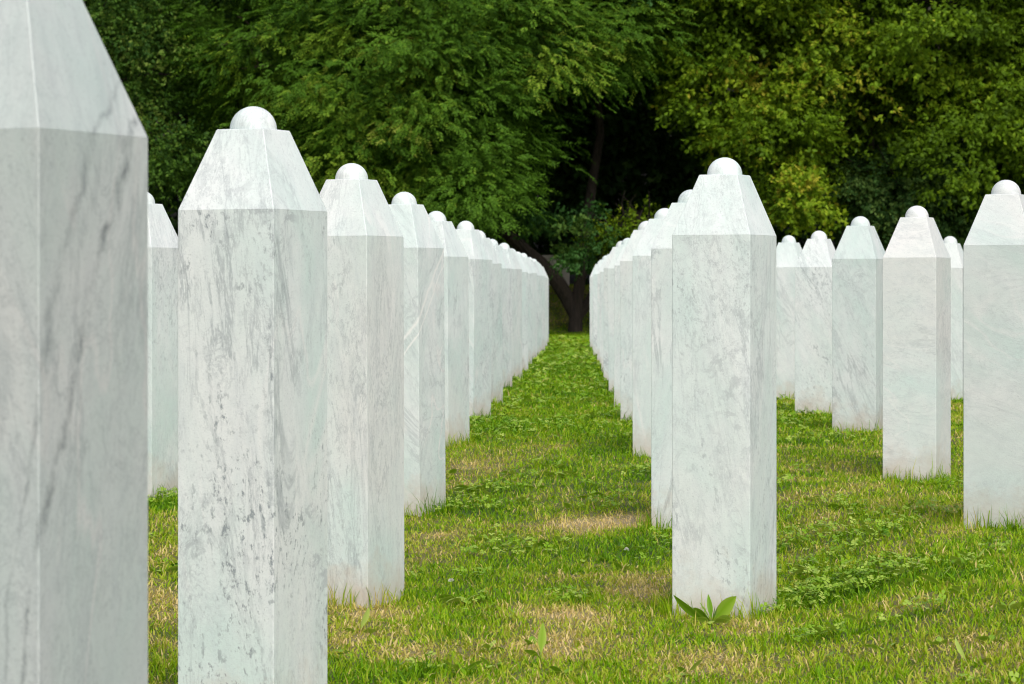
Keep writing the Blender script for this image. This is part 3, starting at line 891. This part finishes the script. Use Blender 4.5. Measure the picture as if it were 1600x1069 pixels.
# leaning tree at the end of the aisle
b = ground_at(898, 521); d0 = 49.5
bx, by = (898 - 800) * d0 / F, d0
bz = gz(bx, by) - .12
trunk_up = [(bx, by, bz), at(900, 490, d0), at(904, 455, d0), at(909, 415, d0 + .1), at(914, 370, d0 + .3), at(925, 290, d0 + .8), at(938, 210, d0 + 1.2), at(930, 100, d0 + 1.5), at(935, -60, d0 + 1.6)]
limb_l = [at(902, 500, d0), at(886, 465, d0), at(868, 436, d0 - .1), at(840, 408, d0 - .2), at(800, 372, d0 - .3), at(760, 345, d0 + .2), at(715, 300, d0 + .8)]
limb_r = [at(900, 500, d0 + .1), at(916, 478, d0 + .3), at(932, 452, d0 + .6), at(960, 400, d0 + 1.2), at(1000, 330, d0 + 1.6)]
tree('leaning_tree', 'dark tree with forked leaning trunk at the far end of the grass aisle', (bx, by, bz),
     [(trunk_up, [.15, .12, .11, .105, .11, .09, .08, .07, .04]), (limb_l, [.12, .14, .14, .13, .11, .08, .05]), (limb_r, [.08, .09, .085, .07, .05])],
     [ell(868, 335, 47.6, .62, .6, .34), ell(903, 376, 47.5, .38, .45, .30), ell(895, 350, 47.4, .45, .5, .32), ell(935, 385, 48.0, .30, .4, .22), ell(935, -150, 51, 2.6, 2.4, 1.9), ell(960, 60, 52.5, 1.5, 1.2, 1.0), ell(980, -120, 48.5, 1.8, 2.2, 1.3), ell(960, 380, 50.5, .35, .4, .28)],
     520, 34, 'broad', LEAF_SHADE, BARK_DARK, 6, nlimb=30, crad=.28, scale=.85, tint0=.05)
# yellowing trees right of the gap
x0, y0 = 4.2, 50.0
tree('yellowing_tree', 'yellow-green broad-leaved tree right of the dark gap above the nearest right stone', (x0, y0, gz(x0, y0) - .1),
     straight_trunk(x0, y0, 9, .2, (.2, 0), 7),
     [ell(1170, 40, 48.5, 1.5, 1.6, 1.5), ell(1145, 170, 48.5, .9, 1.2, .8), ell(1215, 210, 47.8, .85, 1.1, .8), ell(1250, 310, 47.4, .72, .9, .62), ell(1095, 80, 48.8, .65, 1.0, .8), ell(1290, 90, 48.5, .8, 1.1, 1.2),
      ell(1170, -170, 49, 2.8, 2.6, 1.9), ell(1160, 290, 48.5, .6, .7, .5)],
     330, 44, 'broad', LEAF_YELLOW, BARK_PALE, 8, nlimb=30, crad=.42, tint0=.08)
x0, y0 = 6.0, 50.5
tree('slender_stemmed_tree', 'pale slender-stemmed tree glimpsed through leaves at the right of the yellowing tree', (x0, y0, gz(x0, y0) - .1),
     straight_trunk(x0 - .15, y0, 8, .09, (.5, 0), 9) + straight_trunk(x0 + .15, y0 + .2, 8, .075, (.35, 0), 10) + straight_trunk(x0 + .02, y0 - .2, 7, .06, (-.1, 0), 12),
     [ell(1330, 20, 50, 1.0, 1.0, 1.2), ell(1340, -150, 50.5, 1.8, 1.8, 1.3), ell(1330, 280, 49.5, .8, .8, .7), ell(1400, 200, 50.5, 1.0, 1.0, 1.0)],
     190, 24, 'broad', LEAF_YELLOW, BARK_PALE, 11, nlimb=20, crad=.42, tint0=-.06)
x0, y0 = 8.6, 49.5
tree('olive_tree', 'large olive-green tree filling the top right corner behind the graveyard', (x0, y0, gz(x0, y0) - .1),
     straight_trunk(x0, y0, 9, .24, (0, 0), 13),
     [ell(1480, 30, 48.3, 1.9, 1.9, 1.7), ell(1590, 120, 48.3, 1.3, 1.6, 1.4), ell(1440, 190, 47.8, .9, 1.1, .7), ell(1530, 215, 47.5, 1.1, 1.2, .8), ell(1480, -170, 49, 3.0, 2.6, 2.0), ell(1700, 60, 48.8, 1.8, 2.0, 2.6), ell(1650, 260, 48.3, 1.2, 1.3, 1.0)],
     390, 44, 'broad', LEAF_YELLOW, BARK_DARK, 14, nlimb=30, crad=.45, tint0=-.02)
def shrub(name, label, x, y, ells, n, sp, style, mat, seed, **kw):
    tree(name, label, (x, y, gz(x, y) - .05), straight_trunk(x, y, 1.6, .06, (.1, 0), seed) + straight_trunk(x + .15, y, 1.5, .05, (.4, 0), seed + 1),
         ells, n, sp, style, mat, BARK_DARK, seed, group='shrubs under the trees', nlimb=14, **kw)['category'] = 'shrub'
shrub('dark_shrub', 'dark green shrub low under the trees at right, above the pinkish stone', 6.9, 49.0, [ell(1400, 300, 48.8, .9, .8, .8), ell(1460, 330, 48.8, .7, .8, .8)], 120, 24, 'small', LEAF_DARK, 21, crad=.4, scale=1.3, tint0=.15)
shrub('dark_shrub', 'dark green shrub behind the stone at the right edge', 8.6, 49.3, [ell(1550, 300, 49, 1.1, .9, .8), ell(1640, 330, 49, 1.0, .9, .8)], 120, 24, 'small', LEAF_DARK, 23, crad=.4, scale=1.3, tint0=.1)
shrub('yellowish_shrub', 'small yellowish shrub between the leaning tree and the right row', 1.9, 48.6, [ell(960, 372, 48.6, .26, .3, .2), ell(1000, 362, 48.8, .3, .4, .22)], 26, 18, 'small', LEAF_YELLOW, 25, crad=.24, scale=1.2, tint0=-.05)

# far wood closing the view behind the trees
wood = Acc()
wells = []
rwd = np.random.default_rng(77)
for x in np.arange(-16, 18, 2.2):
    for z in (9.5, 12.5):  # crown tiers above the view, added as a canopy to darken the understory
        wells.append((x + rwd.uniform(-.6, .6), 55 + rwd.uniform(-1.5, 2.0), z + rwd.uniform(-.6, .6), 2.3, 2.6, 1.7))
    wells.append((x + rwd.uniform(-.6, .6), 58.5 + rwd.uniform(-1, 1), 3.6 + rwd.uniform(-.8, .8), 1.8, 1.6, 2.6))
    wells.append((x + rwd.uniform(-.6, .6), 57.5 + rwd.uniform(-1, 1), 6.5 + rwd.uniform(-.8, .8), 2.0, 1.6, 2.2))
for x, z in ((.2, 3.2), (1.6, 2.9), (2.9, 3.2), (1.0, 4.6), (2.4, 4.6), (-.4, 4.6), (4.0, 3.0), (1.6, 5.8)):
    wells += [(x, 55.0, z, 1.1, .8, 1.0)] * 2
ac, _ = crown(wells, 4600, 15, 'broad', 31, scale=1.9, crad=.75, inner=.2, bound=lambda x, y, z: z > np.where((x > .0) & (x < 1.9), 1.75, 1.2))
tag(mesh_obj('far_wood', ac.mesh('far_wood', LEAF_DARK)), 'deep dark wood closing the view behind the front trees', 'wood', kind='stuff')
# pale wall glimpsed between the leaning tree's limb and trunk
def wall_mat():
    m, nt, ns, L, bs = nodes_of('pale_render')
    n = N(nt, 'ShaderNodeTexNoise', Scale=3.0, Detail=8, Roughness=.7)
    g = nt.nodes.new('ShaderNodeNewGeometry'); L.new(g.outputs['Position'], n.inputs['Vector'])
    L.new(ramp(nt, n.outputs[0], [(.3, (.55, .50, .46)), (.7, (.72, .67, .62))]), bs.inputs['Base Color']); bs.inputs['Roughness'].default_value = .9
    return m
wz = gz(.9, 54.0)
def box(x0, x1, y0, y1, z0, z1):
    v = np.array([(x, y, z) for z in (z0, z1) for x, y in ((x0, y0), (x1, y0), (x1, y1), (x0, y1))])
    f = np.array([(3, 2, 1, 0), (4, 5, 6, 7), (0, 1, 5, 4), (1, 2, 6, 5), (2, 3, 7, 6), (3, 0, 4, 7)])
    return v, f
V1, F1 = box(.60, 1.13, 54.0, 54.25, -.3, .55); V2, F2 = box(.57, 1.16, 53.96, 54.29, .553, .61)
WM = wall_mat()
wroot = link(bpy.data.objects.new('garden_wall', None)); wroot.location = (0, 0, wz)
mesh_obj('masonry', make_mesh('masonry', V1, [F1], WM), wroot); mesh_obj('coping', make_mesh('coping', V2, [F2], WM), wroot)
tag(wroot, 'pale low wall glimpsed between the limb and trunk of the leaning tree', 'wall')
print('verts', sum(len(m.vertices) for m in bpy.data.meshes))
